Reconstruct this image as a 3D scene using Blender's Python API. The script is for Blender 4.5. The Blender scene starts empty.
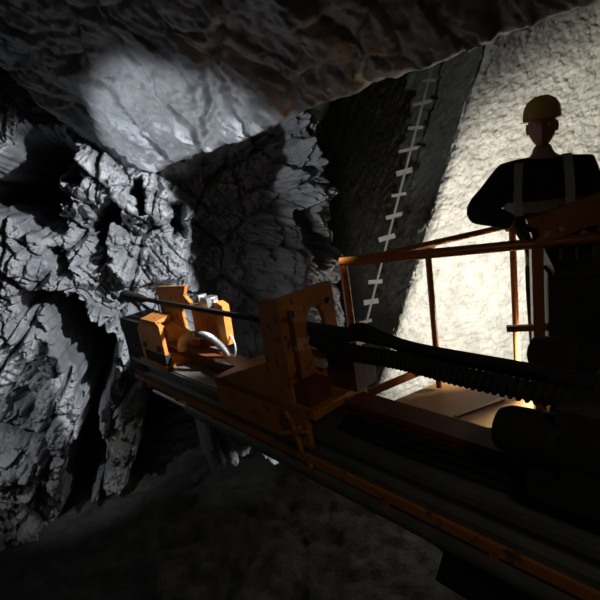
import bpy, bmesh, math, random
import numpy as np
from mathutils import Vector, Matrix
random.seed(4)
SC = bpy.context.scene
COL = SC.collection
R = math.radians
sin, cos, pi = math.sin, math.cos, math.pi

# ------------------------------------------------------------------ camera
FPX = 450.0
CAM = Vector((0, 0, 2.6))
PITCH, ROLL = R(14), R(9)
FWD = Vector((0, cos(PITCH), -sin(PITCH)))
R0 = Vector((1, 0, 0)); U0 = Vector((0, sin(PITCH), cos(PITCH)))
RGT = R0 * cos(ROLL) - U0 * sin(ROLL)
UPV = R0 * sin(ROLL) + U0 * cos(ROLL)
cd = bpy.data.cameras.new('camera'); cam = bpy.data.objects.new('camera', cd); COL.objects.link(cam)
cd.sensor_width = 36; cd.lens = 36 * FPX / 600; cd.clip_start = 0.02
cam.matrix_world = Matrix(((RGT.x, UPV.x, -FWD.x, CAM.x), (RGT.y, UPV.y, -FWD.y, CAM.y), (RGT.z, UPV.z, -FWD.z, CAM.z), (0, 0, 0, 1)))
SC.camera = cam

def ray(px, py): return FWD + RGT * ((px - 300) / FPX) + UPV * ((300 - py) / FPX)
def at(px, py, d): return CAM + ray(px, py) * d
def hit(px, py, p0, n):
    r = ray(px, py); return CAM + r * ((p0 - CAM).dot(n) / r.dot(n))
def onz(px, py, z): return hit(px, py, Vector((0, 0, z)), Vector((0, 0, 1)))

# ------------------------------------------------------------------ materials
def mat(name, c1, c2=None, rough=0.5, metal=0.0, scale=6.0, bump=0.0, bscale=40.0, spec=0.5, emit=None, stretch=None, wear=None):
    m = bpy.data.materials.new(name); m.use_nodes = True
    nt = m.node_tree; b = nt.nodes['Principled BSDF']
    tc = nt.nodes.new('ShaderNodeTexCoord'); src = tc.outputs['Object']
    if stretch:
        mp = nt.nodes.new('ShaderNodeMapping'); mp.inputs['Scale'].default_value = stretch
        nt.links.new(src, mp.inputs['Vector']); src = mp.outputs['Vector']
    b.inputs['Roughness'].default_value = rough; b.inputs['Metallic'].default_value = metal
    b.inputs['Specular IOR Level'].default_value = spec
    n = nt.nodes.new('ShaderNodeTexNoise'); n.inputs['Scale'].default_value = scale; n.inputs['Detail'].default_value = 7; n.inputs['Roughness'].default_value = .65
    nt.links.new(src, n.inputs['Vector'])
    rp = nt.nodes.new('ShaderNodeValToRGB')
    rp.color_ramp.elements[0].position = .35; rp.color_ramp.elements[1].position = .65
    rp.color_ramp.elements[0].color = (*c1, 1); rp.color_ramp.elements[1].color = (*(c2 or c1), 1)
    nt.links.new(n.outputs['Fac'], rp.inputs['Fac'])
    out = rp.outputs['Color']
    if wear:
        n3 = nt.nodes.new('ShaderNodeTexNoise'); n3.inputs['Scale'].default_value = 22; n3.inputs['Detail'].default_value = 5
        nt.links.new(src, n3.inputs['Vector'])
        r3 = nt.nodes.new('ShaderNodeValToRGB'); r3.color_ramp.elements[0].position = .58; r3.color_ramp.elements[1].position = .68
        nt.links.new(n3.outputs['Fac'], r3.inputs['Fac'])
        mx = nt.nodes.new('ShaderNodeMix'); mx.data_type = 'RGBA'; mx.inputs[7].default_value = (*wear, 1)
        nt.links.new(r3.outputs['Color'], mx.inputs[0]); nt.links.new(out, mx.inputs[6]); out = mx.outputs[2]
    nt.links.new(out, b.inputs['Base Color'])
    if bump:
        n2 = nt.nodes.new('ShaderNodeTexNoise'); n2.inputs['Scale'].default_value = bscale; n2.inputs['Detail'].default_value = 8; n2.inputs['Roughness'].default_value = .7
        nt.links.new(src, n2.inputs['Vector'])
        bp = nt.nodes.new('ShaderNodeBump'); bp.inputs['Strength'].default_value = bump; bp.inputs['Distance'].default_value = .03
        nt.links.new(n2.outputs['Fac'], bp.inputs['Height']); nt.links.new(bp.outputs['Normal'], b.inputs['Normal'])
    if emit:
        b.inputs['Emission Color'].default_value = (*emit[0], 1); b.inputs['Emission Strength'].default_value = emit[1]
    return m

M = dict(
    rock=mat('rock', (.17, .175, .19), (.36, .36, .37), rough=.42, scale=3.0, bump=.45, bscale=26),
    roof=mat('roof_rock', (.20, .215, .235), (.34, .35, .37), rough=.38, scale=3.5, bump=.4, bscale=18),
    shot=mat('shotcrete', (.40, .39, .355), (.60, .58, .53), rough=.8, scale=7, bump=1.0, bscale=38),
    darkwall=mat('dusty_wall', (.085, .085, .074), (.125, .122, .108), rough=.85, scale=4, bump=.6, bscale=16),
    floor=mat('muck', (.06, .058, .055), (.13, .125, .12), rough=.7, scale=5, bump=.8, bscale=20),
    orange=mat('orange_paint', (.46, .165, .03), (.56, .21, .045), rough=.55, spec=.3, scale=8, bump=.08, bscale=60, wear=(.16, .06, .02)),
    rail=mat('rail_paint', (.30, .095, .018), (.40, .135, .026), rough=.33, scale=8, bump=.06, bscale=60, wear=(.20, .07, .02)),
    tan=mat('tan_floor_paint', (.46, .24, .075), (.56, .31, .11), rough=.5, scale=5, bump=.1, bscale=50),
    rust=mat('rust_red', (.12, .035, .014), (.20, .06, .022), rough=.5, scale=9, bump=.15, bscale=50),
    steel=mat('grey_green_steel', (.13, .135, .11), (.20, .20, .17), rough=.4, metal=.35, scale=9, bump=.1, bscale=50),
    bright=mat('bright_steel', (.55, .55, .54), (.72, .72, .70), rough=.3, metal=.9, scale=30),
    black=mat('black_rubber', (.014, .013, .012), (.026, .024, .021), rough=.75, spec=.25, scale=20, bump=.15, bscale=80),
    dark=mat('dark_steel', (.022, .021, .019), (.04, .037, .033), rough=.5, metal=.2, scale=12, bump=.1, bscale=50),
    cloth=mat('dark_cloth', (.014, .015, .017), (.024, .024, .026), rough=.95, scale=14, bump=.4, bscale=40, spec=.2),
    vest=mat('vest_cloth', (.05, .022, .012), (.075, .03, .016), rough=.9, scale=14, bump=.3, bscale=50, spec=.2),
    strip=mat('reflective_strip', (.30, .32, .29), (.36, .37, .34), rough=.45, scale=30),
    skin=mat('skin', (.36, .19, .12), (.42, .23, .15), rough=.55, scale=20),
    hair=mat('hair', (.012, .010, .009), rough=.7),
    glove=mat('glove', (.06, .055, .05), (.10, .09, .08), rough=.9, scale=25, bump=.3),
    helmet=mat('helmet', (.45, .30, .05), (.5, .34, .06), rough=.35, scale=10),
    eye=mat('eye', (.7, .7, .68), rough=.3),
    cream=mat('cream_metal', (.62, .55, .40), (.70, .62, .47), rough=.45, scale=20),
    wire=mat('pale_wire', (.55, .55, .53), rough=.5),
    glass=mat('lamp_glass', (.9, .9, .9), emit=((1, .96, .86), 12)),
    galv=mat('dusty_steel', (.06, .058, .052), (.095, .09, .08), rough=.7, scale=20),
)

# ------------------------------------------------------------------ mesh helpers
def obj(name, bm, m, parent=None, smooth=False, bevel=0):
    if bevel:
        bmesh.ops.bevel(bm, geom=[e for e in bm.edges if len(e.link_faces) == 2 and e.calc_face_angle(0) > .6], offset=bevel, segments=2, affect='EDGES', clamp_overlap=True)
    bmesh.ops.recalc_face_normals(bm, faces=bm.faces)
    me = bpy.data.meshes.new(name); bm.to_mesh(me); bm.free()
    o = bpy.data.objects.new(name, me); COL.objects.link(o)
    me.materials.append(m if not isinstance(m, str) else M[m])
    if smooth:
        for p in me.polygons: p.use_smooth = True
        try: me.set_sharp_from_angle(angle=R(40))
        except Exception: pass
    if parent: o.parent = parent; o.matrix_parent_inverse = parent.matrix_world.inverted()
    return o

def thing(name, label, cat, loc=(0, 0, 0), group=None):
    o = bpy.data.objects.new(name, None); COL.objects.link(o); o.empty_display_size = .1
    o.location = loc; o.matrix_world = Matrix.Translation(loc)
    o['label'] = label; o['category'] = cat
    if group: o['group'] = group
    return o
def tag(o, label, cat, group=None):
    o['label'] = label; o['category'] = cat
    if group: o['group'] = group
    return o

def bx(bm, c, ax, ay, az, sx, sy, sz):
    """box centred at c with axes ax, ay, az and full sizes"""
    vs = []
    for i in (-.5, .5):
        for j in (-.5, .5):
            for k in (-.5, .5):
                vs.append(bm.verts.new(c + ax * (i * sx) + ay * (j * sy) + az * (k * sz)))
    for f in ((0, 1, 3, 2), (4, 6, 7, 5), (0, 4, 5, 1), (2, 3, 7, 6), (0, 2, 6, 4), (1, 5, 7, 3)):
        bm.faces.new([vs[i] for i in f])
    return vs
X, Y, Z = Vector((1, 0, 0)), Vector((0, 1, 0)), Vector((0, 0, 1))

def bar(bm, a, b, w, h, up=Z):
    d = (b - a); L = d.length; d = d / L
    s = d.cross(up).normalized(); u = s.cross(d)
    return bx(bm, (a + b) / 2, d, s, u, L, w, h)

def tube(bm, pts, r, n=14, cap=True, rfun=None):
    pts = [Vector(p) for p in pts]
    rings = []
    prev = None
    for i, p in enumerate(pts):
        if i == 0: d = pts[1] - p
        elif i == len(pts) - 1: d = p - pts[i - 1]
        else: d = pts[i + 1] - pts[i - 1]
        d.normalize()
        if prev is None:
            s = d.cross(Z)
            if s.length < .05: s = d.cross(X)
        else: s = prev - d * prev.dot(d)
        s.normalize(); prev = s; u = s.cross(d)
        rr = rfun(i) if rfun else (r[i] if isinstance(r, (list, tuple)) else r)
        rings.append([bm.verts.new(p + (s * cos(2 * pi * k / n) + u * sin(2 * pi * k / n)) * rr) for k in range(n)])
    for a, b in zip(rings, rings[1:]):
        for k in range(n): bm.faces.new((a[k], a[(k + 1) % n], b[(k + 1) % n], b[k]))
    if cap:
        bm.faces.new(rings[0][::-1]); bm.faces.new(rings[-1])
    return rings

def spline(pts, n=40):
    pts = [Vector(p) for p in pts]; P = [pts[0] * 2 - pts[1]] + pts + [pts[-1] * 2 - pts[-2]]
    out = []; seg = len(pts) - 1
    for i in range(n + 1):
        t = i / n * seg; k = min(int(t), seg - 1); t -= k
        a, b, c, d = P[k:k + 4]
        out.append(.5 * ((2 * b) + (c - a) * t + (2 * a - 5 * b + 4 * c - d) * t * t + (3 * b - a - 3 * c + d) * t ** 3))
    return out

def prism(bm, pts, off):
    """extrude polygon of 3D points by vector off, both caps"""
    a = [bm.verts.new(p) for p in pts]; b = [bm.verts.new(p + off) for p in pts]
    n = len(pts)
    bm.faces.new(a[::-1]); bm.faces.new(b)
    for i in range(n): bm.faces.new((a[i], a[(i + 1) % n], b[(i + 1) % n], b[i]))

def lathe(bm, c, d, prof, n=20):
    """profile [(distance along d, radius)]"""
    tube(bm, [c + d * p[0] for p in prof], [max(p[1], .001) for p in prof], n)

def skinned(verts, edges, root=0, sub=2):
    """verts: [(co, r or (rx, ry))] -> smooth bmesh via Skin + Subdivision"""
    me = bpy.data.meshes.new('tmp'); me.from_pydata([tuple(v[0]) for v in verts], edges, []); me.update()
    o = bpy.data.objects.new('tmp', me); COL.objects.link(o)
    sk = o.modifiers.new('s', 'SKIN'); sk.use_smooth_shade = True
    for i, v in enumerate(verts):
        r = v[1] if isinstance(v[1], tuple) else (v[1], v[1])
        me.skin_vertices[0].data[i].radius = r
        me.skin_vertices[0].data[i].use_root = (i == root)
    sb = o.modifiers.new('d', 'SUBSURF'); sb.levels = sub; sb.render_levels = sub
    dg = bpy.context.evaluated_depsgraph_get(); dg.update()
    ev = o.evaluated_get(dg); m2 = bpy.data.meshes.new_from_object(ev)
    bm = bmesh.new(); bm.from_mesh(m2)
    bpy.data.objects.remove(o); bpy.data.meshes.remove(me); bpy.data.meshes.remove(m2)
    return bm

# ------------------------------------------------------------------ rough rock sheets
def hsh(i, j, s):
    h = (i.astype(np.int64) * 374761393 + j.astype(np.int64) * 668265263 + s * 2147483647 + 12345) & 0xffffffff
    h = ((h ^ (h >> 13)) * 1274126177) & 0xffffffff
    h = ((h ^ (h >> 16)) * 2246822519) & 0xffffffff
    h = h ^ (h >> 15)
    return (h & 0xffffff) / float(0x1000000)
def vnoise(u, v, s):
    i = np.floor(u); j = np.floor(v); fu = u - i; fv = v - j
    fu = fu * fu * (3 - 2 * fu); fv = fv * fv * (3 - 2 * fv)
    return ((hsh(i, j, s) * (1 - fu) + hsh(i + 1, j, s) * fu) * (1 - fv) + (hsh(i, j + 1, s) * (1 - fu) + hsh(i + 1, j + 1, s) * fu) * fv) * 2 - 1
def fbm(u, v, s, o=4):
    t = 0; a = 1
    for k in range(o): t = t + a * vnoise(u * 2 ** k, v * 2 ** k, s + k); a *= .5
    return t
def facets(u, v, scale, s, ang=0.0, st=1.0, tilt=.8):
    """broken rock: every cell of a jittered grid is one tilted plane"""
    ca, sa = cos(ang), sin(ang)
    x = (u * ca + v * sa) / (scale * st); y = (-u * sa + v * ca) / scale
    i0 = np.floor(x); j0 = np.floor(y)
    best = np.full(x.shape, 1e9); sec = best.copy(); H = np.zeros(x.shape)
    for di in (-1, 0, 1):
        for dj in (-1, 0, 1):
            i = i0 + di; j = j0 + dj
            cx = i + hsh(i, j, s); cy = j + hsh(i, j, s + 1)
            d = (x - cx) ** 2 + (y - cy) ** 2
            h = (hsh(i, j, s + 2) - .5) * 1.3 + tilt * ((hsh(i, j, s + 3) - .5) * 2 * (x - cx) + (hsh(i, j, s + 4) - .5) * 2 * (y - cy))
            nb = d < best
            sec = np.where(nb, best, np.minimum(sec, d)); H = np.where(nb, h, H); best = np.where(nb, d, best)
    return H * scale, (np.sqrt(sec) - np.sqrt(best)) * scale
def polydist(u, v, poly):
    """signed distance, positive inside"""
    d = np.full(u.shape, 1e9); ins = np.zeros(u.shape, bool)
    n = len(poly)
    for k in range(n):
        ax, ay = poly[k]; bx_, by = poly[(k + 1) % n]
        ex, ey = bx_ - ax, by - ay
        t = np.clip(((u - ax) * ex + (v - ay) * ey) / (ex * ex + ey * ey + 1e-12), 0, 1)
        d = np.minimum(d, np.hypot(u - ax - t * ex, v - ay - t * ey))
        c = ((ay > v) != (by > v))
        with np.errstate(divide='ignore', invalid='ignore'):
            xi = ax + (v - ay) / (by - ay + (1e-12 if by == ay else 0)) * ex
        ins ^= c & (u < xi)
    return np.where(ins, d, -d)

def sheet(name, p0, ud, vd, u0, u1, v0, v1, step, feats, octs, material, warp=.1, seed=1, base=None, thick=None, edge_w=.05, crack=.0, stepv=None, fw=1.5):
    nrm = ud.cross(vd).normalized()
    if nrm.dot(CAM - p0) < 0: nrm = -nrm
    nu = int((u1 - u0) / step) + 1; nv = int((v1 - v0) / (stepv or step)) + 1
    U, V = np.meshgrid(np.linspace(u0, u1, nu), np.linspace(v0, v1, nv))
    wu = warp * fbm(U / .35, V / .35, seed + 50); wv = warp * fbm(U / .35, V / .35, seed + 70)
    fu_ = .035 * fbm(U / .09, V / .09, seed + 51, 3); fv_ = .035 * fbm(U / .09, V / .09, seed + 71, 3)
    Hh = np.zeros(U.shape)
    if base is not None: Hh += base(U, V)
    for f in feats:
        off, poly = f[0], f[1]; ew = f[2] if len(f) > 2 else edge_w
        pp = []
        for (px, py) in poly:
            q = hit(px, py, p0 + nrm * max(off, 0), nrm) - p0
            pp.append((q.dot(ud), q.dot(vd)))
        d = polydist(U + wu * .45 + fu_, V + wv * .45 + fv_, pp)
        w = np.clip(d / ew * .5 + .5, 0, 1); w = w * w * (3 - 2 * w)
        Hh += off * w
    for (sc_, amp, ang, st, tilt) in octs:
        h, c = facets(U + wu * sc_ * fw, V + wv * sc_ * fw, sc_, seed + int(sc_ * 1000), ang, st, tilt)
        Hh += amp * h
        if crack: Hh -= crack * sc_ * np.clip(1 - c / (.12 * sc_), 0, 1)
    Hh += .012 * fbm(U / .05, V / .05, seed + 90, 3)
    co = np.empty((nv, nu, 3))
    for k in range(3): co[..., k] = p0[k] + ud[k] * U + vd[k] * V + nrm[k] * Hh
    idx = np.arange(nu * nv).reshape(nv, nu)
    q = np.stack([idx[:-1, :-1], idx[:-1, 1:], idx[1:, 1:], idx[1:, :-1]], -1).reshape(-1, 4)
    n_dir = ud.cross(vd)
    if n_dir.dot(nrm) < 0: q = q[:, ::-1]
    me = bpy.data.meshes.new(name)
    me.vertices.add(nu * nv); me.vertices.foreach_set('co', co.reshape(-1))
    me.loops.add(q.size); me.loops.foreach_set('vertex_index', q.reshape(-1).astype(np.int32))
    me.polygons.add(len(q)); me.polygons.foreach_set('loop_start', np.arange(0, q.size, 4, dtype=np.int32))
    me.update(calc_edges=True); me.validate()
    me.materials.append(M[material])
    o = bpy.data.objects.new(name, me); COL.objects.link(o); o['kind'] = 'structure'
    return o, co

def flat(v): return Vector((v.x, v.y, 0))
# rock face the drill works on
A = flat(at(0, 300, 4.4)); B = flat(at(345, 250, 5.4))
FU = (B - A).normalized(); FN = FU.cross(Z)
if FN.dot(flat(CAM) - A) < 0: FN = -FN
FP0 = A.copy()
LEN = (B - A).length
HOLLOW_A = [(22, 134), (54, 130), (66, 146), (54, 178), (64, 198), (50, 212), (60, 224), (40, 228), (26, 212), (-6, 206), (-40, 196), (-30, 176), (2, 170), (10, 150)]
CREV_B = [(54, 306), (80, 302), (98, 322), (110, 342), (110, 352), (104, 385), (93, 412), (101, 440), (97, 470), (90, 520), (62, 520), (70, 462), (90, 402), (82, 362), (62, 340)]
UNDER_C = [(158, 392), (205, 408), (300, 446), (300, 540), (116, 540), (146, 440)]
MID_D = [(178, 188), (262, 120), (300, 100), (318, 150), (305, 190), (300, 215), (276, 262), (278, 330), (240, 345), (200, 310), (196, 250), (206, 216)]
feats = [
    (-2.6, HOLLOW_A, .10), (-2.5, CREV_B, .08), (-2.2, UNDER_C, .10), (-1.1, MID_D, .2),
    (.30, [(58, 146), (110, 150), (168, 190), (160, 222), (118, 214), (92, 222), (66, 200), (72, 176)], .10),
    (.26, [(108, 350), (140, 318), (150, 362), (132, 420), (120, 462), (104, 440), (100, 415)], .06),
    (.18, [(-40, 262), (40, 250), (100, 276), (50, 306), (-40, 300)], .10),
    (.20, [(-60, 336), (50, 334), (84, 380), (80, 440), (56, 500), (-60, 520)], .12),
    (.16, [(104, 236), (190, 220), (196, 280), (150, 292), (110, 280)], .08),
    (-.9, [(68, 150), (76, 146), (82, 182), (72, 180)], .03),
    (-1.0, [(96, 212), (108, 194), (120, 206), (104, 232), (94, 232)], .03),
    (-.9, [(100, 236), (106, 234), (112, 262), (104, 262)], .03),
    (-.9, [(170, 206), (182, 204), (184, 236), (172, 238)], .04),
    (-.7, [(134, 182), (142, 180), (146, 214), (138, 212)], .03),
    (-.8, [(20, 294), (64, 286), (70, 304), (26, 308)], .04),
    (-.7, [(54, 252), (66, 248), (74, 272), (62, 274)], .03),
    (-.3, [(28, 388), (40, 380), (46, 400), (36, 408)], .04),
    (2.2, [(196, 420), (210, 416), (222, 440), (226, 470), (206, 470), (204, 440)], .05), (2.3, [(226, 436), (240, 424), (254, 440), (250, 475), (228, 478)], .06), (2.25, [(262, 454), (276, 446), (286, 456), (284, 475), (262, 475)], .05), (2.1, [(160, 384), (196, 396), (208, 412), (192, 410)], .04),
    # ridge at the corner of the heading
    (.45, [(316, 120), (338, 130), (352, 186), (334, 214), (346, 262), (352, 330), (318, 330), (300, 300), (292, 262), (296, 218), (308, 190)], .07),
    (-.8, [(304, 216), (318, 208), (324, 246), (312, 262), (302, 244)], .04),
    (-.30, [(312, 172), (330, 166), (330, 186), (314, 190)], .04),
]
def face_base(U, V):
    edge = np.clip((U - (LEN - .25)) / .5, 0, 2)
    return -1.2 * edge ** 1.5 + .12 * fbm(U / 1.3, V / 1.3, 5, 3) - .25 * np.clip((V - 3.3) / 1.2, 0, 1)
octs = [(.55, .34, R(60), 1.7, .8), (.24, .56, R(125), 1.8, 1.0), (.11, .55, R(55), 2.0, 1.1), (.05, .50, R(130), 1.7, 1.1), (.024, .45, R(60), 1.6, 1.0)]
wall_rock, _ = sheet('wall_left', FP0, FU, Z, -1.7, LEN + .75, -.7, 4.6, .009, feats, octs, 'rock', seed=11, base=face_base, crack=.30, fw=.5)

# low sloping roof slab meeting the face, its right edge free
b1 = hit(152, 187, FP0 + FN * .12, FN); c1 = hit(72, 138, FP0 + FN * .12, FN); b2 = at(245, 154, 3.6)
RV = (b2 - b1).normalized(); RNn = RV.cross(c1 - b1).normalized(); RU = RNn.cross(RV)
if RU.dot(c1 - b1) < 0: RU = -RU
def slab_base(U, V): return -.5 * np.clip(1 - U / .16, 0, 1) ** 2 + .05 * fbm(U / .5, V / .5, 33, 3)
sheet('ceiling', b1, RU, RV, 0, 3.6, -.25, 4.2, .016, [], [(.5, .05, R(20), 2.2, .6), (.2, .12, R(-25), 2.4, .8), (.07, .16, R(-25), 2.2, .8)], 'roof', seed=31, crack=.1, base=slab_base)
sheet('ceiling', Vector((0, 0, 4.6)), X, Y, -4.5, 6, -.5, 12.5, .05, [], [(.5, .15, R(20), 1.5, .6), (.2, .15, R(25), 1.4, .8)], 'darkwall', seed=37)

# sprayed-concrete side wall, ending in a rough edge on its far side
E1 = flat(at(400, 300, 5.3)); S2 = flat(at(640, 300, 5.35))
SU = (S2 - E1).normalized(); SN = SU.cross(Z)
if SN.dot(flat(CAM) - E1) < 0: SN = -SN
et = hit(456, 141, E1, SN); eb = hit(379, 390, E1, SN)
SV = (et - eb) / (et.z - eb.z)                       # the sprayed layer ends along a slanting line
E1 = eb - SV * eb.z
def shot_base(U, V): return .03 * fbm(U / .5, V / .5, 41, 3) - .10 * np.clip(1 - U / .10, 0, 1) ** 2
sheet('wall_right', E1, SU, SV, 0, 4.2, -.7, 5.2, .0125, [], [(.10, .06, 0, 1.2, .5), (.05, .26, 0, 1.1, .7), (.026, .48, 0, 1, .9)], 'shot', seed=61, base=shot_base, warp=.12)
# return of the wall edge and the dark wall behind it
bkdir = (flat(at(500, 300, 11.4)) - flat(at(300, 300, 11))).normalized()
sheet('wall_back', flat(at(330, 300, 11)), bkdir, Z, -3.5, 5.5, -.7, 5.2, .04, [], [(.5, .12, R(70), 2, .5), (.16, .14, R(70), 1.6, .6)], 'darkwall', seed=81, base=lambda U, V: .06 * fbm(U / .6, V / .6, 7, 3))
TD = (flat(at(338, 300, 8.6)) - flat(at(400, 300, 5.3))).normalized()
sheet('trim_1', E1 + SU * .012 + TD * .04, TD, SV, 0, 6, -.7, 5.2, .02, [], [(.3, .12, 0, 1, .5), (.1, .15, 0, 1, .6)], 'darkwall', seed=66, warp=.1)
# floor
FLZ = -.5
sheet('floor', Vector((0, 3, FLZ)), X, Y, -6, 6, -3.5, 9.5, .05, [], [(.4, .10, 0, 1.2, .5), (.15, .2, 0, 1.1, .7)], 'floor', seed=91)

# ------------------------------------------------------------------ drill feed
FT = onz(135, 326, 1.66); FE = onz(600, 462, 1.66)      # line of its top edge, level with the ground
fa = (FE - FT).normalized(); fs = Vector((fa.y, -fa.x, 0))
if fs.dot(flat(CAM) - flat(FT)) < 0: fs = -fs
LF = (FE - FT).length
0 and print('feed length', LF, 'depths', (FT - CAM).dot(FWD), (FE - CAM).dot(FWD))
BO = FT - Z * .09 + fs * .13          # origin: top of the main beam, centre line
def fp(s, t, z): return BO + fa * s + fs * t + Z * z
def fpx(px, py, t=0.0):
    q = hit(px, py, fp(0, t, 0), fs) - BO; return q.dot(fa), q.z
L0 = .5; L1 = LF + .6
feed = thing('drill_feed', 'long orange and grey drill feed beam running from the lower right to the rock face', 'drill rig', fp(2.2, 0, -.25))
def fbox(bm, s0, s1, t0, t1, z0, z1): bx(bm, fp((s0 + s1) / 2, (t0 + t1) / 2, (z0 + z1) / 2), fa, fs, Z, s1 - s0, t1 - t0, z1 - z0)
bm = bmesh.new()
prof = [(-.13, -.13), (.13, -.13), (.13, -.10), (.105, -.085), (.105, -.045), (.13, -.03), (.13, 0), (-.13, 0)]
prism(bm, [fp(L0, t, z) for t, z in prof], fa * (L1 - L0))
obj('feed_beam', bm, 'steel', feed, bevel=.004)
bm = bmesh.new(); fbox(bm, L0 + .05, L1, -.13, -.035, .0, .07); fbox(bm, L0 + .05, L1, -.14, -.025, .065, .09)
obj('slide_rail', bm, 'rust', feed, bevel=.006)
bm = bmesh.new(); fbox(bm, L0 + .05, L1, -.02, .12, .0, .008)
obj('wear_strip', bm, 'steel', feed)
bm = bmesh.new(); fbox(bm, L0, L1, -.145, .145, -.17, -.13)
for k in range(8): fbox(bm, .7 + k * .42, .73 + k * .42, -.145, .145, -.20, -.15)
obj('bottom_flange', bm, 'orange', feed, bevel=.004)
bm = bmesh.new(); tube(bm, [fp(1.25, .12, -.225), fp(L1, .12, -.225)], .038, 20)
cyl = obj('feed_cylinder', bm, 'steel', feed, smooth=True)
bm = bmesh.new(); tube(bm, [fp(.75, .12, -.225), fp(1.27, .12, -.225)], .018, 14)
obj('piston_rod', bm, 'bright', cyl, smooth=True)
bm = bmesh.new()
for k in range(3):
    pts = spline([fp(s_, .06 - .035 * k + .008 * sin(s_ * 5 + k), .022 + .006 * k) for s_ in (2.55, 2.8, 3.1, 3.4, L1)], 40)
    tube(bm, pts, .014, 10)
obj('hose_bundle', bm, 'black', feed, smooth=True)

# nose block at the rock end
bm = bmesh.new()
prism(bm, [fp(.76, .13, .11), fp(1.10, .13, .11), fp(1.10, .13, .31), fp(1.06, .13, .335), fp(.84, .13, .335), fp(.76, .13, .27)], -fs * .025)
prism(bm, [fp(.60, -.13, .0), fp(1.10, -.13, .0), fp(1.10, -.13, .16), fp(.70, -.13, .25), fp(.60, -.13, .2)], fs * .025)
fbox(bm, .74, .77, -.13, .13, .0, .26); fbox(bm, .62, 1.08, -.13, .13, .0, .03)
prism(bm, [fp(.84, .13, .335), fp(1.06, .13, .335), fp(1.06, .02, .355), fp(.84, .02, .355)], -Z * .025)
nose = obj('nose_block', bm, 'orange', feed, bevel=.006)
bm = bmesh.new(); fbox(bm, .42, .75, -.12, .12, .02, .29); fbox(bm, .44, .66, -.10, .13, -.16, .03); fbox(bm, .62, 1.08, .085, .125, .0, .11)  # last box is a black base imitating shade under the nose plate
obj('rubber_stop_and_shade', bm, 'black', nose, bevel=.02)
bm = bmesh.new()
prism(bm, [fp(.52, -.15, .33), fp(.98, -.15, .33), fp(1.04, -.15, .38), fp(.97, -.15, .43), fp(1.02, -.15, .50), fp(.58, -.15, .47), fp(.50, -.15, .40)], -fs * .025)
fbox(bm, .56, .9, -.17, -.14, .02, .34)
obj('back_plate', bm, 'orange', nose, bevel=.005)
for s in (.82, 1.04):
    bm = bmesh.new(); lathe(bm, fp(s, .13, .15), fs, [(0, .022), (.016, .022), (.018, .016)], 6)
    obj('bolt', bm, 'dark', nose)
# upright cover plate behind the nose
bm = bmesh.new()
prism(bm, [fp(.98, -.17, .03), fp(1.44, -.17, .14), fp(1.46, -.17, .40), fp(1.40, -.17, .42), fp(1.0, -.17, .36)], -fs * .02)
prism(bm, [fp(1.36, -.17, .16), fp(1.44, -.17, .14), fp(1.46, -.17, .40), fp(1.40, -.17, .42), fp(1.36, -.17, .41)], fs * .03)
fbox(bm, 1.0, 1.3, -.19, -.13, .0, .05)
guard = obj('cover_plate', bm, 'orange', feed, bevel=.005)
bm = bmesh.new(); fbox(bm, 1.20, 1.23, -.18, -.12, .385, .455); fbox(bm, 1.28, 1.36, -.18, -.10, .39, .45); tube(bm, [fp(1.20, -.15, .43), fp(1.38, -.15, .43)], .014, 10)
obj('hinge_block', bm, 'bright', guard, bevel=.004)
bm = bmesh.new()
tube(bm, spline([fp(1.08, .0, .10), fp(1.10, -.01, .16), fp(1.17, -.03, .20), fp(1.24, -.05, .21)], 14), .032, 14)
obj('elbow_pipe', bm, 'tan', feed, smooth=True)
bm = bmesh.new()
hp = spline([fp(1.24, -.05, .21), fp(1.32, -.05, .225), fp(1.40, -.06, .21), fp(1.47, -.08, .15), fp(1.50, -.09, .09)], 60)
tube(bm, hp, .02, 12, rfun=lambda i: .018 + .005 * (i % 2))
obj('braided_hose', bm, 'bright', feed, smooth=True)
bm = bmesh.new()
tube(bm, spline([fp(1.44, -.17, .20), fp(1.50, -.15, .17), fp(1.53, -.13, .12), fp(1.53, -.11, .085)], 24), .006, 8)
obj('thin_cable', bm, 'wire', feed, smooth=True)
for a_, b_ in ((.85, 1.02), (1.45, 1.62), (1.68, 1.74)):  # bright slivers stand in for glints along the slide rail edge
    bm = bmesh.new(); fbox(bm, a_, b_, -.027, -.017, .082, .092)
    obj('edge_glint', bm, 'bright', feed, bevel=.002)

# rod guide (plate with an oval hole)
sp, zp = fpx(312, 330, -.06)
0 and print('guide s', sp, 'hole z', zp)
def gp(t, z): return fp(sp, t, z)
# outline in the plane square to the feed
W = .165
outl = [(-W, .0), (-W, .55), (-W + .02, .58), (W - .02, .58), (W, .55), (W, .0)]
hc = (-.06 + .06, .40)
def ring(n=28):
    return [(hc[0] + .066 * cos(2 * pi * k / n), .395 + (.105 if sin(2 * pi * k / n) > 0 else .10) * sin(2 * pi * k / n)) for k in range(n)]
def plate_hole(bm, outline, hole, org, ex, ey, ez, th):
    from mathutils.geometry import tessellate_polygon
    o_ = [org + ex * a + ey * b for a, b in outline]; h_ = [org + ex * a + ey * b for a, b in hole]
    loops = [o_, h_]; allp = o_ + h_
    tri = tessellate_polygon(loops)
    va = [bm.verts.new(p) for p in allp]; vb = [bm.verts.new(p + ez * th) for p in allp]
    for t in tri:
        bm.faces.new([va[i] for i in t]); bm.faces.new([vb[i] for i in t][::-1])
    no = len(o_)
    for st, n in ((0, no), (no, len(h_))):
        for i in range(n):
            a, b = st + i, st + (i + 1) % n
            bm.faces.new((va[a], va[b], vb[b], vb[a]))
sp = 2.36
W = .165
guide_out = [(W, .05), (W, .585), (W - .02, .60), (-W + .02, .60), (-W, .58), (-W, .05)]
hcx, hcz = -.035, .415
hole = [(hcx + .062 * cos(2 * pi * k / 28), hcz + .105 * sin(2 * pi * k / 28)) for k in range(28)]
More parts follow.
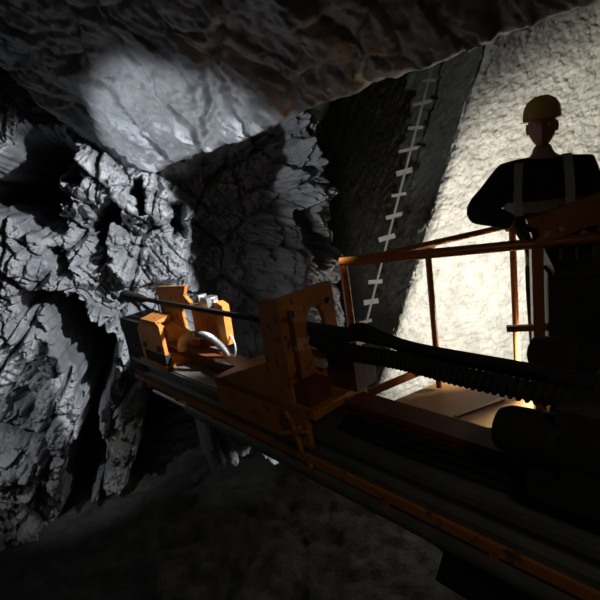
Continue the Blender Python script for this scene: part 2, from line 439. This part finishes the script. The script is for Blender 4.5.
bm = bmesh.new()
plate_hole(bm, guide_out, hole, fp(sp, 0, 0), fs, Z, fa, .03)
guide = obj('rod_guide', bm, 'orange', feed, bevel=.003)
bm = bmesh.new()
prism(bm, [fp(sp, W, .02), fp(sp, W, .585), fp(sp - .03, W, .60), fp(sp - .10, W, .58), fp(sp - .12, W, .30), fp(sp - .55, W, .13), fp(sp - .55, W, .02)], -fs * .025)
obj('gusset', bm, 'orange', guide, bevel=.004)
bm = bmesh.new()
fbox(bm, sp - .60, sp + .16, -.17, .17, .092, .13)
fbox(bm, sp - .60, sp + .10, .145, .17, -.06, .13)
fbox(bm, sp - .60, sp + .16, -.17, -.145, -.06, .13)
obj('carriage', bm, 'orange', guide, bevel=.006)
bm = bmesh.new(); fbox(bm, sp + .03, sp + .20, -.20, -.06, .13, .27); fbox(bm, sp + .03, sp + .12, .02, .15, .13, .22)
obj('carriage_block', bm, 'rust', guide, bevel=.008)
bm = bmesh.new(); fbox(bm, sp - .03, sp + .09, -.015, .012, .25, .285)
obj('locking_bar', bm, 'cream', guide, bevel=.003)['label'] = 'cream metal locking bar'
for t, z in ((-.12, .52), (.10, .52), (-.12, .18)):
    bm = bmesh.new(); lathe(bm, fp(sp + .03, t, z), fa, [(0, .016), (.012, .016), (.014, .010)], 6)
    obj('bolt', bm, 'dark', guide)
# dark inner lining strip down the near side of the hole
bm = bmesh.new(); fbox(bm, sp + .03, sp + .045, .105, .122, .22, .54)
obj('edge_strip', bm, 'rust', guide, bevel=.002)
# star handle on the near face
hc3 = fp(sp + .05, .175, .02)
bm = bmesh.new()
tube(bm, [hc3 - fs * .06, hc3 + fs * .03], .02, 12)
for k in range(4):
    a0 = k * pi / 2 + .35
    d = fa * cos(a0) + Z * sin(a0)
    tube(bm, [hc3 + fs * .02, hc3 + fs * .03 + d * .10], [.014, .009], 10)
obj('star_handle', bm, 'orange', guide, smooth=True)

# drill steel through the guide
rz, rt = .405, hcx
rod = thing('drill_rod', 'thin dark drill rod lying along the feed beam, its tip against the grey rock', 'drill rod', fp(.4, rt, rz))
bm = bmesh.new(); tube(bm, [fp(.55, rt, rz), fp(3.35, rt, rz)], .017, 14)
obj('rod_shaft', bm, 'black', rod, smooth=True)
bm = bmesh.new(); lathe(bm, fp(.20, rt, rz), fa, [(0, .03), (.01, .045), (.10, .045), (.13, .036), (.34, .03), (.40, .018)], 18)
obj('drill_bit', bm, 'black', rod, smooth=True)
bm = bmesh.new(); lathe(bm, fp(sp - .16, rt, rz), fa, [(0, .02), (.02, .032), (.36, .034), (.40, .02)], 18)
obj('rod_coupling', bm, 'black', rod, smooth=True)
for s in (.80,):
    bm = bmesh.new(); bar(bm, fp(s, rt, rz + .045), fp(s, rt, rz - .10), .012, .018, up=fa); obj('rod_clip', bm, 'dark', rod)

# thick rubber hoses lying beside the drill rod behind the guide
def hose(name, label, pts, r, wrap):
    p = spline(pts, 90)
    bm = bmesh.new(); tube(bm, p, r, 16)
    h = tag(obj(name, bm, 'black', smooth=True), label, 'hose')
    if wrap:
        bm = bmesh.new(); L = len(p); hel = []
        q = spline(pts, 700)
        for i in range(40, len(q) - 1):
            d = (q[i + 1] - q[i]).normalized(); s = d.cross(Z).normalized(); u = s.cross(d)
            a = i * 2 * pi / wrap; hel.append(q[i] + (s * cos(a) + u * sin(a)) * (r + .002))
        tube(bm, hel, .0075, 6)
        obj('spiral_wrap', bm, 'black', h, smooth=True)
    return h
hose('hydraulic_hose', 'black hose in spiral wrap sagging along the underside of the drill rod', [fp(sp + .06, rt + .062, rz - .02), fp(sp + .25, rt + .045, rz - .05), fp(2.85, rt + .02, rz - .055), fp(3.1, rt + .03, rz - .06), fp(3.42, rt + .03, rz - .06)], .027, 13)
hose('hydraulic_hose', 'smooth black hose bowing away from the drill rod just behind the oval hole', [fp(sp + .18, rt - .064, rz + .0), fp(sp + .25, rt - .064, rz + .012), fp(2.72, rt - .05, rz - .008), fp(2.9, rt - .046, rz - .03), fp(3.45, rt - .046, rz - .035)], .026, 0)

# rock drill at the back of the feed
drl = thing('rock_drill', 'black rock drill with a rounded end riding on the feed beam at lower right', 'rock drill', fp(3.4, 0, .09))
bm = bmesh.new(); lathe(bm, fp(3.22, .05, .235), fa, [(0, .03), (.012, .058), (.04, .072), (.10, .076), (.42, .076), (.43, .10), (.60, .105), (1.0, .105)], 26)
obj('drill_body', bm, 'black', drl, smooth=True)
bm = bmesh.new(); fbox(bm, 3.34, 4.0, -.14, .14, .095, .16); fbox(bm, 3.42, 3.95, -.10, .12, .15, .30)
obj('cradle', bm, 'dark', drl, bevel=.01)
bm = bmesh.new(); fbox(bm, 3.40, 3.96, -.09, .09, .30, .36)
obj('valve_block', bm, 'dark', drl, bevel=.015)
for k in range(3):
    bm = bmesh.new(); tube(bm, spline([fp(3.45 + k * .09, -.06, .34), fp(3.48 + k * .1, -.12, .40), fp(3.6 + k * .1, -.2, .36), fp(3.9, -.24, .2)], 24), .018, 10)
    obj('drill_hose', bm, 'black', drl, smooth=True)

# ------------------------------------------------------------------ man basket
ZR = at(343, 262, 2.9).z
RC = at(343, 262, 2.9); RA = onz(640, 233.5, ZR); RB = onz(512, 225, ZR)
d1 = (RA - RC).normalized(); d2 = (RB - RC).normalized()
ZF = ZR - 1.10
CEN = (RC + RA + RB) / 3
basket = thing('man_basket', 'orange railed work platform with a tan floor in front of the floodlit concrete wall', 'work platform', Vector((CEN.x, CEN.y, ZF)))
def rail(name, a, b, r, m='rail'):
    bm = bmesh.new(); tube(bm, [a, b], r, 16); return obj(name, bm, m, basket, smooth=True)
rail('top_rail', RC - d1 * .02, RA, .030); rail('top_rail', RC + d1 * .10 + Z * .0, RB, .022)
def post(px, py, d0, r, zb=None, m='rail'):
    q = hit(px, py, RC, d0.cross(Z)); q.z = ZR
    return rail('post', q - Z * .01, Vector((q.x, q.y, ZF + .02)), r, m), q
rail('post', RC - Z * .005, Vector((RC.x, RC.y, ZF + .02)), .026)
p2, q2 = post(427, 242, d2, .022)
q3 = RB
qt = hit(536, 246, RC, d1.cross(Z)); qt.z = ZR
bm = bmesh.new(); bar(bm, qt - Z * .02, Vector((qt.x, qt.y, ZF + .02)), .085, .06, up=d1); obj('post', bm, 'rail', basket, bevel=.006)
post(620, 235, d1, .026)
rail('post', RB - Z * .01, Vector((RB.x, RB.y, ZF + .02)), .024)
# middle rail, right half
qm = qt + Z * 0; qm.z = ZR - .50
bm = bmesh.new(); bar(bm, qm - d1 * .17, qm + d1 * .5, .03, .035); obj('mid_rail', bm, 'rail', basket, bevel=.004)
for q in (q2, q3):
    bm = bmesh.new(); tube(bm, [q - d2 * .05 - Z * .022, q + d2 * .05 - Z * .022], .02, 10); obj('weld_collar', bm, 'rail', basket, smooth=True)
# floor plate and kick plate
F1 = onz(441, 381, ZF)
fo = Vector((-d1.y, d1.x, 0)); fo = fo if fo.dot(CAM - RC) > 0 else -fo
fl = [RC - d1 * .03, RC + fo * .12 + d1 * .08, RA + d1 * .1 + fo * .12, RA + d1 * .1 + Vector((.25, .55, 0)), RB + d2 * .03, F1]
bm = bmesh.new(); prism(bm, [Vector((p.x, p.y, ZF - .05)) for p in fl], Z * .05); obj('floor_plate', bm, 'tan', basket, bevel=.004)
ft0 = Vector((RC.x, RC.y, ZF)); dt = (F1 - ft0); LT = dt.length; dt.normalize(); s_in = Vector((dt.y, -dt.x, 0))
def k2(u, w, z): return ft0 + dt * u + s_in * w + Z * z
bm = bmesh.new(); prism(bm, [k2(.02, 0, .125), k2(LT, 0, .125), k2(LT, 0, .18), k2(.02, 0, .18)], s_in * .02)
bx(bm, k2(LT, .01, .08), dt, s_in, Z, .03, .02, .20)
obj('toe_bar', bm, 'rail', basket, bevel=.003)
m1 = onz(455, 416, ZF + .006); m2 = onz(503, 399, ZF + .006)
bm = bmesh.new(); bar(bm, m1, m2, .03, .012); obj('floor_seam', bm, 'rail', basket)
# slanted guard arm in front of the worker, two bright bolts
g1 = at(530, 232, 2.50); g2 = at(650, 190, 2.30)
bm = bmesh.new(); bar(bm, g1, g2, .05, .15); arm = obj('guard_arm', bm, 'rail', basket, bevel=.012)
for px, py in ((546, 231), (561, 226)):
    u = (px - 530) / 120
    c = g1.lerp(g2, u) - Z * .035; n_ = (g2 - g1).cross(Z).normalized(); n_ = n_ if n_.dot(CAM - c) > 0 else -n_
    bm = bmesh.new(); lathe(bm, c + n_ * .02, n_, [(0, .018), (.022, .018), (.028, .012)], 12); obj('bolt', bm, 'bright', arm, smooth=True)
for k in (.15, .62):
    bm = bmesh.new(); c = g1.lerp(g2, k); bar(bm, c, Vector((c.x, c.y, ZR)) + d1 * .0, .05, .03, up=d1); obj('arm_bracket', bm, 'rail', basket)

# control console inside the basket, right
cc = at(590, 318, 2.60)
con = thing('control_console', 'black control console standing on the platform at right, under the orange rail', 'control panel', Vector((cc.x, cc.y, ZF)))
cx = Vector((d1.x, d1.y, 0)).normalized(); cy = Vector((-cx.y, cx.x, 0))
bm = bmesh.new(); bx(bm, Vector((cc.x, cc.y, ZF + .47)), cx, cy, Z, .46, .22, .93)
obj('cabinet', bm, 'dark', con, bevel=.02)
bm = bmesh.new(); prism(bm, [Vector((cc.x, cc.y, ZF + .92)) + cx * a - cy * b + Z * c for a, b, c in ((-.21, .17, 0), (-.21, -.13, 0), (-.21, -.13, .12), (-.21, .17, .05))], cx * .42)
obj('sloped_panel', bm, 'dark', con, bevel=.01)
for k in range(3):
    c = Vector((cc.x, cc.y, ZF + 1.00)) + cx * (-.16 + k * .08) - cy * .06
    bm = bmesh.new(); tube(bm, [c - Z * .02, c + Z * .07 - cy * .01], .008, 8); l = obj('lever', bm, 'steel', con, smooth=True)
    bm = bmesh.new(); bmesh.ops.create_uvsphere(bm, u_segments=12, v_segments=8, radius=.016, matrix=Matrix.Translation(c + Z * .075 - cy * .01)); obj('lever_knob', bm, 'black', l, smooth=True)

# thick black cylinder on the near side of the basket
ca = at(531, 352, 2.30); cb = at(640, 366, 1.95)
cd_ = (cb - ca).normalized()
hyd = thing('hydraulic_cylinder', 'stubby black cylinder with a round end below the rail at right, above the hoses', 'cylinder', ca)
bm = bmesh.new(); lathe(bm, ca, cd_, [(0, .05), (.015, .078), (.05, .088), ((cb - ca).length, .09)], 26); obj('barrel', bm, 'black', hyd, smooth=True)
bm = bmesh.new(); lathe(bm, ca + cd_ * .20, cd_, [(0, .096), (.04, .096)], 26); obj('clamp_band', bm, 'dark', hyd, smooth=True)
bm = bmesh.new(); bar(bm, ca + cd_ * .42 - Z * .05, Vector(((ca + cd_ * .42).x, (ca + cd_ * .42).y, ZF - .3)), .10, .10); obj('mounting_leg', bm, 'dark', hyd)

# steel rebar strip on the dark wall
TN = TD.cross(SV).normalized(); TN = TN if TN.dot(CAM - E1) > 0 else -TN
r0, r1 = hit(415, 133, E1 + TN * .16, TN), hit(371, 304, E1 + TN * .16, TN)
0 and print('rebar depth', (r0 - CAM).dot(FWD), (r1 - CAM).dot(FWD))
reb = thing('rebar_strip', 'thin vertical steel rod with short cross bars on the dark back wall', 'rebar', r1 + (r1 - r0) * .3)
top = r0 + (r0 - r1) * .35; low = r1 + (r1 - r0) * .3
bm = bmesh.new(); tube(bm, [top, low], .018, 8); obj('rod', bm, 'galv', reb, smooth=True)
for k in range(13):
    c = top.lerp(low, (k + .5) / 13); wd = random.uniform(.11, .17)
    bm = bmesh.new(); bar(bm, c - bkdir * wd * random.uniform(.7, 1), c + bkdir * wd * random.uniform(.5, .9) + Z * random.uniform(-.02, .03), .03, random.uniform(.03, .07)); obj('cross_bar', bm, 'galv', reb)

# ------------------------------------------------------------------ worker
sh = at(543, 176, 2.85)
fac = (flat(CAM) - flat(sh)).normalized()            # he faces the camera
lat = Vector((-fac.y, fac.x, 0))                      # towards image right?
if lat.dot(RGT) < 0: lat = -lat
foot = Vector((sh.x, sh.y, ZF))
person = thing('person', 'worker in dark jacket and reflective vest leaning a bent arm over the orange rail', 'person', foot)
def pw(x, y, z): return foot + lat * x + fac * y + Z * (z * 1.0735)
Hs = 1.36     # shoulder height above platform
elbow = at(474, 213, 2.62); wrist = at(516, 224, 2.52)
shl = pw(-.19, 0, Hs)
e2 = pw(.30, .05, 1.08); w2 = pw(.20, .26, 1.0)
V = [(pw(0, 0, .90), (.15, .11)), (pw(0, 0, 1.08), (.14, .105)), (pw(0, .01, 1.25), (.165, .115)), (pw(0, 0, Hs + .02), (.10, .09)), (pw(0, .01, Hs + .11), .055), (pw(0, .02, Hs + .17), .06),
     (shl, .075), (elbow, .05), (wrist, .032), (pw(.19, 0, Hs), .075), (e2, .05), (w2, .032),
     (pw(-.03, 0, .84), .10), (pw(-.03, .03, .47), .065), (pw(-.03, 0, .10), .045), (pw(-.04, .14, .05), .04),
     (pw(.15, 0, .84), .10), (pw(.16, .03, .47), .065), (pw(.17, 0, .10), .045), (pw(.18, .14, .05), .04)]
E = [(0, 1), (1, 2), (2, 3), (3, 4), (4, 5), (3, 6), (6, 7), (7, 8), (3, 9), (9, 10), (10, 11), (0, 12), (12, 13), (13, 14), (14, 15), (0, 16), (16, 17), (17, 18), (18, 19)]
body = skinned(V, E, 0, 2)
# head with face, merged into the same mesh
hc = pw(0, .035, Hs + .255)
bmh = bmesh.new(); bmesh.ops.create_uvsphere(bmh, u_segments=32, v_segments=24, radius=1)
for v in bmh.verts:
    x, y, z = v.co
    w = .078 * (1 - .22 * max(0, -z) ** 1.5); dpt = .098; h = .122
    px_, py_, pz_ = x * w, y * dpt, z * h
    if y > 0:
        if z < -.35: py_ += .012 * max(0, 1 - abs(x) * 2)                                        # chin
        py_ += .030 * math.exp(-((x / .20) ** 2 + ((z + .16) / .20) ** 2))                        # nose
        py_ -= .010 * (math.exp(-(((x - .42) / .18) ** 2 + ((z - .06) / .12) ** 2)) + math.exp(-(((x + .42) / .18) ** 2 + ((z - .06) / .12) ** 2)))   # eye sockets
        py_ += .007 * math.exp(-((x / .5) ** 2 + ((z - .20) / .08) ** 2))                         # brow
        py_ += .008 * math.exp(-((x / .30) ** 2 + ((z + .48) / .05) ** 2)) + .008 * math.exp(-((x / .28) ** 2 + ((z + .60) / .05) ** 2))   # lips
    v.co = hc + lat * px_ + fac * py_ + Z * pz_
for sx in (-1, 1):
    bmesh.ops.create_uvsphere(bmh, u_segments=12, v_segments=8, radius=1, matrix=Matrix.Translation(hc + lat * (.078 * sx) - fac * .005 - Z * .005) @ Matrix(((lat.x, fac.x, 0, 0), (lat.y, fac.y, 0, 0), (0, 0, 1, 0), (0, 0, 0, 1))) @ Matrix.Diagonal((.012, .02, .033, 1)))
def join(dst, src):
    me = bpy.data.meshes.new('t'); src.to_mesh(me); src.free(); dst.from_mesh(me); bpy.data.meshes.remove(me)
join(body, bmh)
# hands: palm and five bent fingers
def hand(bmd, wr, dirv, palm_dn, side):
    d = dirv.normalized(); n = (palm_dn - d * palm_dn.dot(d)).normalized(); s = d.cross(n) * side
    P = [(wr, .026), (wr + d * .045, (.030, .016)), (wr + d * .085, (.036, .014))]
    join(bmd, skinned(P, [(0, 1), (1, 2)], 0, 2))
    for k, (o, L) in enumerate(((-.030, .070), (-.010, .080), (.011, .075), (.031, .060))):
        a = wr + d * .08 + s * o; b = a + d * L * .45 + n * .008; c = b + d * L * .18 + n * L * .36; e = c - d * L * .16 + n * L * .26
        join(bmd, skinned([(a - d * .03, .009), (a, .0095), (b, .009), (c, .008), (e, .007)], [(0, 1), (1, 2), (2, 3), (3, 4)], 0, 1))
    a = wr + d * .03 - s * .022; b = a - s * .028 + d * .025 + n * .012; c = b + d * .028 + n * .024; e = c + d * .01 + n * .022 + s * .012
    join(bmd, skinned([(a, .013), (b, .011), (c, .0095), (e, .008)], [(0, 1), (1, 2), (2, 3)], 0, 1))
railpt = hit(532, 243, RC, d1.cross(Z))
gl1 = bmesh.new(); hand(gl1, wrist, (wrist - elbow).normalized() + fac * .25, -Z, 1)
gl2 = bmesh.new(); hand(gl2, w2, (w2 - e2).normalized(), -Z, -1)
obj('body', body, 'skin', person, smooth=True)
obj('glove', gl1, 'cloth', person, smooth=True); obj('glove', gl2, 'cloth', person, smooth=True)
for sx in (-1, 1):
    bm = bmesh.new(); bmesh.ops.create_uvsphere(bm, u_segments=12, v_segments=10, radius=.0115, matrix=Matrix.Translation(hc + lat * (.032 * sx) + fac * .077 + Z * .006)); obj('eye', bm, 'eye', person, smooth=True)
# jacket: torso and loose sleeves
JV = [(pw(.07, 0, .82), (.14, .13)), (pw(.03, 0, 1.0), (.165, .135)), (pw(0, .01, 1.22), (.205, .15)), (pw(0, 0, Hs + .03), (.14, .11)), (pw(0, .01, Hs + .085), .078),
      (shl - lat * .02, .105), (shl.lerp(elbow, .5) - Z * .02, .10), (elbow, .078), (elbow.lerp(wrist, .5) + Z * .012, .062), (wrist - (wrist - elbow).normalized() * .01, .046),
      (pw(.21, 0, Hs), .10), (e2, .078), (w2 - (w2 - e2).normalized() * .01, .048)]
JE = [(0, 1), (1, 2), (2, 3), (3, 4), (3, 5), (5, 6), (6, 7), (7, 8), (8, 9), (3, 10), (10, 11), (11, 12)]
obj('jacket', skinned(JV, JE, 0, 2), 'cloth', person, smooth=True)
# vest shell around the torso
def vest_ring(z, rx, ry, n=40): return [pw(.07 * max(0, min(1, (1.12 - z) / .24)) + rx * cos(2 * pi * k / n), .005 + ry * sin(2 * pi * k / n), z) for k in range(n)]
def shell(levels, k0=0, k1=40, th=None):
    bm = bmesh.new(); rows = [[bm.verts.new(p) for p in vest_ring(*l)] for l in levels]
    for a, b in zip(rows, rows[1:]):
        for k in range(k0, k1): bm.faces.new((a[k], a[(k + 1) % 40], b[(k + 1) % 40], b[k]))
    bmesh.ops.solidify(bm, geom=bm.faces[:], thickness=.008)
    return bm
tors = [(.86, .172, .165), (.95, .185, .168), (1.05, .206, .172), (1.16, .228, .175), (1.25, .235, .174), (1.31, .225, .165)]
vest = obj('vest', shell(tors), 'vest', person, smooth=True)
obj('waist_band', shell([(1.15, .236, .185), (1.215, .241, .185)]), 'strip', vest, smooth=True)['label'] = 'pale reflective band around the vest'
for sx in (-1, 1):
    path = [pw(.135 * sx, .188, 1.14), pw(.14 * sx, .182, 1.26), pw(.135 * sx, .15, 1.36), pw(.13 * sx, .07, 1.435), pw(.13 * sx, -.04, 1.44), pw(.135 * sx, -.14, 1.36)]
    sp_ = spline(path, 30); bm = bmesh.new(); prev = None
    for i in range(len(sp_) - 1): bar(bm, sp_[i], sp_[i + 1] + (sp_[i + 1] - sp_[i]) * .1, .05, .006, up=(fac if i < 12 else Z if i < 24 else -fac))
    obj('shoulder_strip', bm, 'strip', vest)['label'] = 'pale reflective strip over the shoulder'
TV = [(pw(.06, 0, .88), (.14, .125)), (pw(-.02, 0, .78), .115), (pw(-.03, .03, .47), .088), (pw(-.03, 0, .12), .075), (pw(.15, 0, .78), .115), (pw(.165, .03, .47), .088), (pw(.17, 0, .12), .075)]
obj('trousers', skinned(TV, [(0, 1), (1, 2), (2, 3), (0, 4), (4, 5), (5, 6)], 0, 2), 'cloth', person, smooth=True)
for sx in (-1, 1):
    bm = skinned([(pw(.07 + .10 * sx, -.02, .16), .062), (pw(.07 + .10 * sx, -.02, .06), .058), (pw(.07 + .105 * sx, .10, .045), .05), (pw(.07 + .105 * sx, .18, .038), .038)], [(0, 1), (1, 2), (2, 3)], 0, 2)
    obj('boot', bm, 'black', person, smooth=True)
bm = bmesh.new()
lv = [(-.0, .105, .125), (.03, .104, .124), (.07, .098, .117), (.105, .078, .095), (.13, .04, .05)]
rows = [[bm.verts.new(hc + Z * (.045 + z) + lat * (rx * cos(2 * pi * k / 32)) + fac * (ry * sin(2 * pi * k / 32))) for k in range(32)] for z, rx, ry in lv]
for a, b in zip(rows, rows[1:]):
    for k in range(32): bm.faces.new((a[k], a[(k + 1) % 32], b[(k + 1) % 32], b[k]))
bm.faces.new(rows[-1]); 
pk = [bm.verts.new(hc + Z * .040 + lat * (.122 * cos(a)) + fac * ((.145 if sin(a) < 0 else .185) * sin(a))) for a in [2 * pi * k / 32 for k in range(32)]]
for k in range(32): bm.faces.new((rows[0][k], pk[k], pk[(k + 1) % 32], rows[0][(k + 1) % 32]))
obj('hard_hat', bm, 'helmet', person, smooth=True)

# ------------------------------------------------------------------ carrier under the booms
mid = fp(3.0, 0, -.2)
boom = thing('drill_boom', 'dark boom arm carrying the feed beam from below, at lower right', 'boom', Vector((mid.x, mid.y, FLZ)))
bm = bmesh.new(); fbox(bm, 2.75, 3.25, -.13, .075, -.32, -.202); obj('feed_saddle', bm, 'dark', boom, bevel=.01)
pe = Vector((1.75, .4, .75))
bm = bmesh.new(); bar(bm, fp(3.0, 0, -.34), pe, .22, .24); obj('boom_arm', bm, 'dark', boom, bevel=.02)
bm = bmesh.new(); tube(bm, [fp(2.85, .0, -.30), pe + Vector((-.35, .05, -.30))], .05, 16); obj('lift_cylinder', bm, 'steel', boom, smooth=True)
bm = bmesh.new(); bx(bm, pe + Vector((.15, -.1, -.61)), X, Y, Z, .5, .7, 1.26); obj('pedestal', bm, 'dark', boom, bevel=.03)
bc = Vector((CEN.x + .25, CEN.y + .1, FLZ))
bb = thing('platform_mast', 'dark square mast standing on the ground under the work platform', 'mast', bc)
bm = bmesh.new(); bx(bm, bc + Z * ((ZF - .05 - FLZ) / 2), X, Y, Z, .24, .24, ZF - .05 - FLZ); obj('mast_tube', bm, 'dark', bb, bevel=.015)
bm = bmesh.new(); bx(bm, bc + Z * .06, X, Y, Z, .8, .7, .2); obj('mast_foot', bm, 'dark', bb, bevel=.02)

# ------------------------------------------------------------------ lamps and added fill spots
def spot(name, loc, tgt, energy, angle, blend, color, size=.06):
    l = bpy.data.lights.new(name, 'SPOT'); l.energy = energy; l.spot_size = R(angle); l.spot_blend = blend; l.color = color; l.shadow_soft_size = size
    o = bpy.data.objects.new(name, l); COL.objects.link(o); o.location = loc
    o.rotation_euler = (Vector(tgt) - Vector(loc)).to_track_quat('-Z', 'Y').to_euler(); return o
K = CAM + RGT * 1.1 + FWD * 1.9 + UPV * 1.15
ka, ke = R(57), R(-17)
spot('rig_floodlight', K, K + RGT * (-sin(ka) * cos(ke)) + FWD * (cos(ka) * cos(ke)) + UPV * sin(ke), 1020, 49, .3, (.90, .95, 1.0), .05)
spot('roof_fill', CAM + RGT * -2.6 + FWD * 2.6 + UPV * -.3, at(200, 150, 3.95), 230, 44, .5, (.90, .95, 1.0), .05)  # added fill from low left, brightens the roof slab
spot('side_fill', CAM + RGT * -2.75 + FWD * 2.6 + UPV * -.3, at(25, 425, 4.35), 60, 46, .7, (.90, .95, 1.0), .05)  # added fill that lifts the lower left rock
Lp = at(574, 350, 3.15)
def aim(az, el): return Lp + RGT * (sin(R(az)) * cos(R(el))) + FWD * (cos(R(az)) * cos(R(el))) + UPV * sin(R(el))
spot('wall_floodlight', Lp, aim(29, 0), 540, 130, .3, (1.0, .96, .86), .06)
spot('floor_fill', Lp + RGT * -.06 + UPV * .1, at(440, 400, 3.0), 200, 80, .6, (1.0, .96, .86), .05)  # extra spot added beside the wall lamp to brighten the platform floor
spot('low_fill', at(338, 418, 3.5), at(372, 205, 6.8), 62, 42, .7, (1.0, .96, .88), .05)  # unseen fill added for the dark wall and the ridge
F_ = CAM + RGT * .5 + FWD * -.3 + UPV * .5
spot('front_fill', F_, at(370, 370, 2.5), 8, 80, 1.0, (1.0, .88, .7), .1)  # weak fill added near the camera, no lamp stands here
spot('front_fill', CAM + RGT * -.25 + UPV * .2, at(158, 325, 3.5), 45, 13, .8, (1.0, .92, .8), .05)  # narrow fill added to brighten the nose block front
spot('beam_fill', fp(2.1, .1, -.45), at(236, 446, 4.6), 32, 30, .7, (.90, .95, 1.0), .04)  # added fill for the rock below the feed beam
w = bpy.data.worlds.new('world'); SC.world = w; w.use_nodes = True
w.node_tree.nodes['Background'].inputs['Color'].default_value = (.62, .56, .47, 1)
w.node_tree.nodes['Background'].inputs['Strength'].default_value = .013
SC.view_settings.view_transform = 'Standard'; SC.view_settings.look = 'None'; SC.view_settings.gamma = 1; SC.view_settings.exposure = 0
SC.view_settings.use_curve_mapping = False
SC.cycles.max_bounces = 8; SC.cycles.use_denoising = True
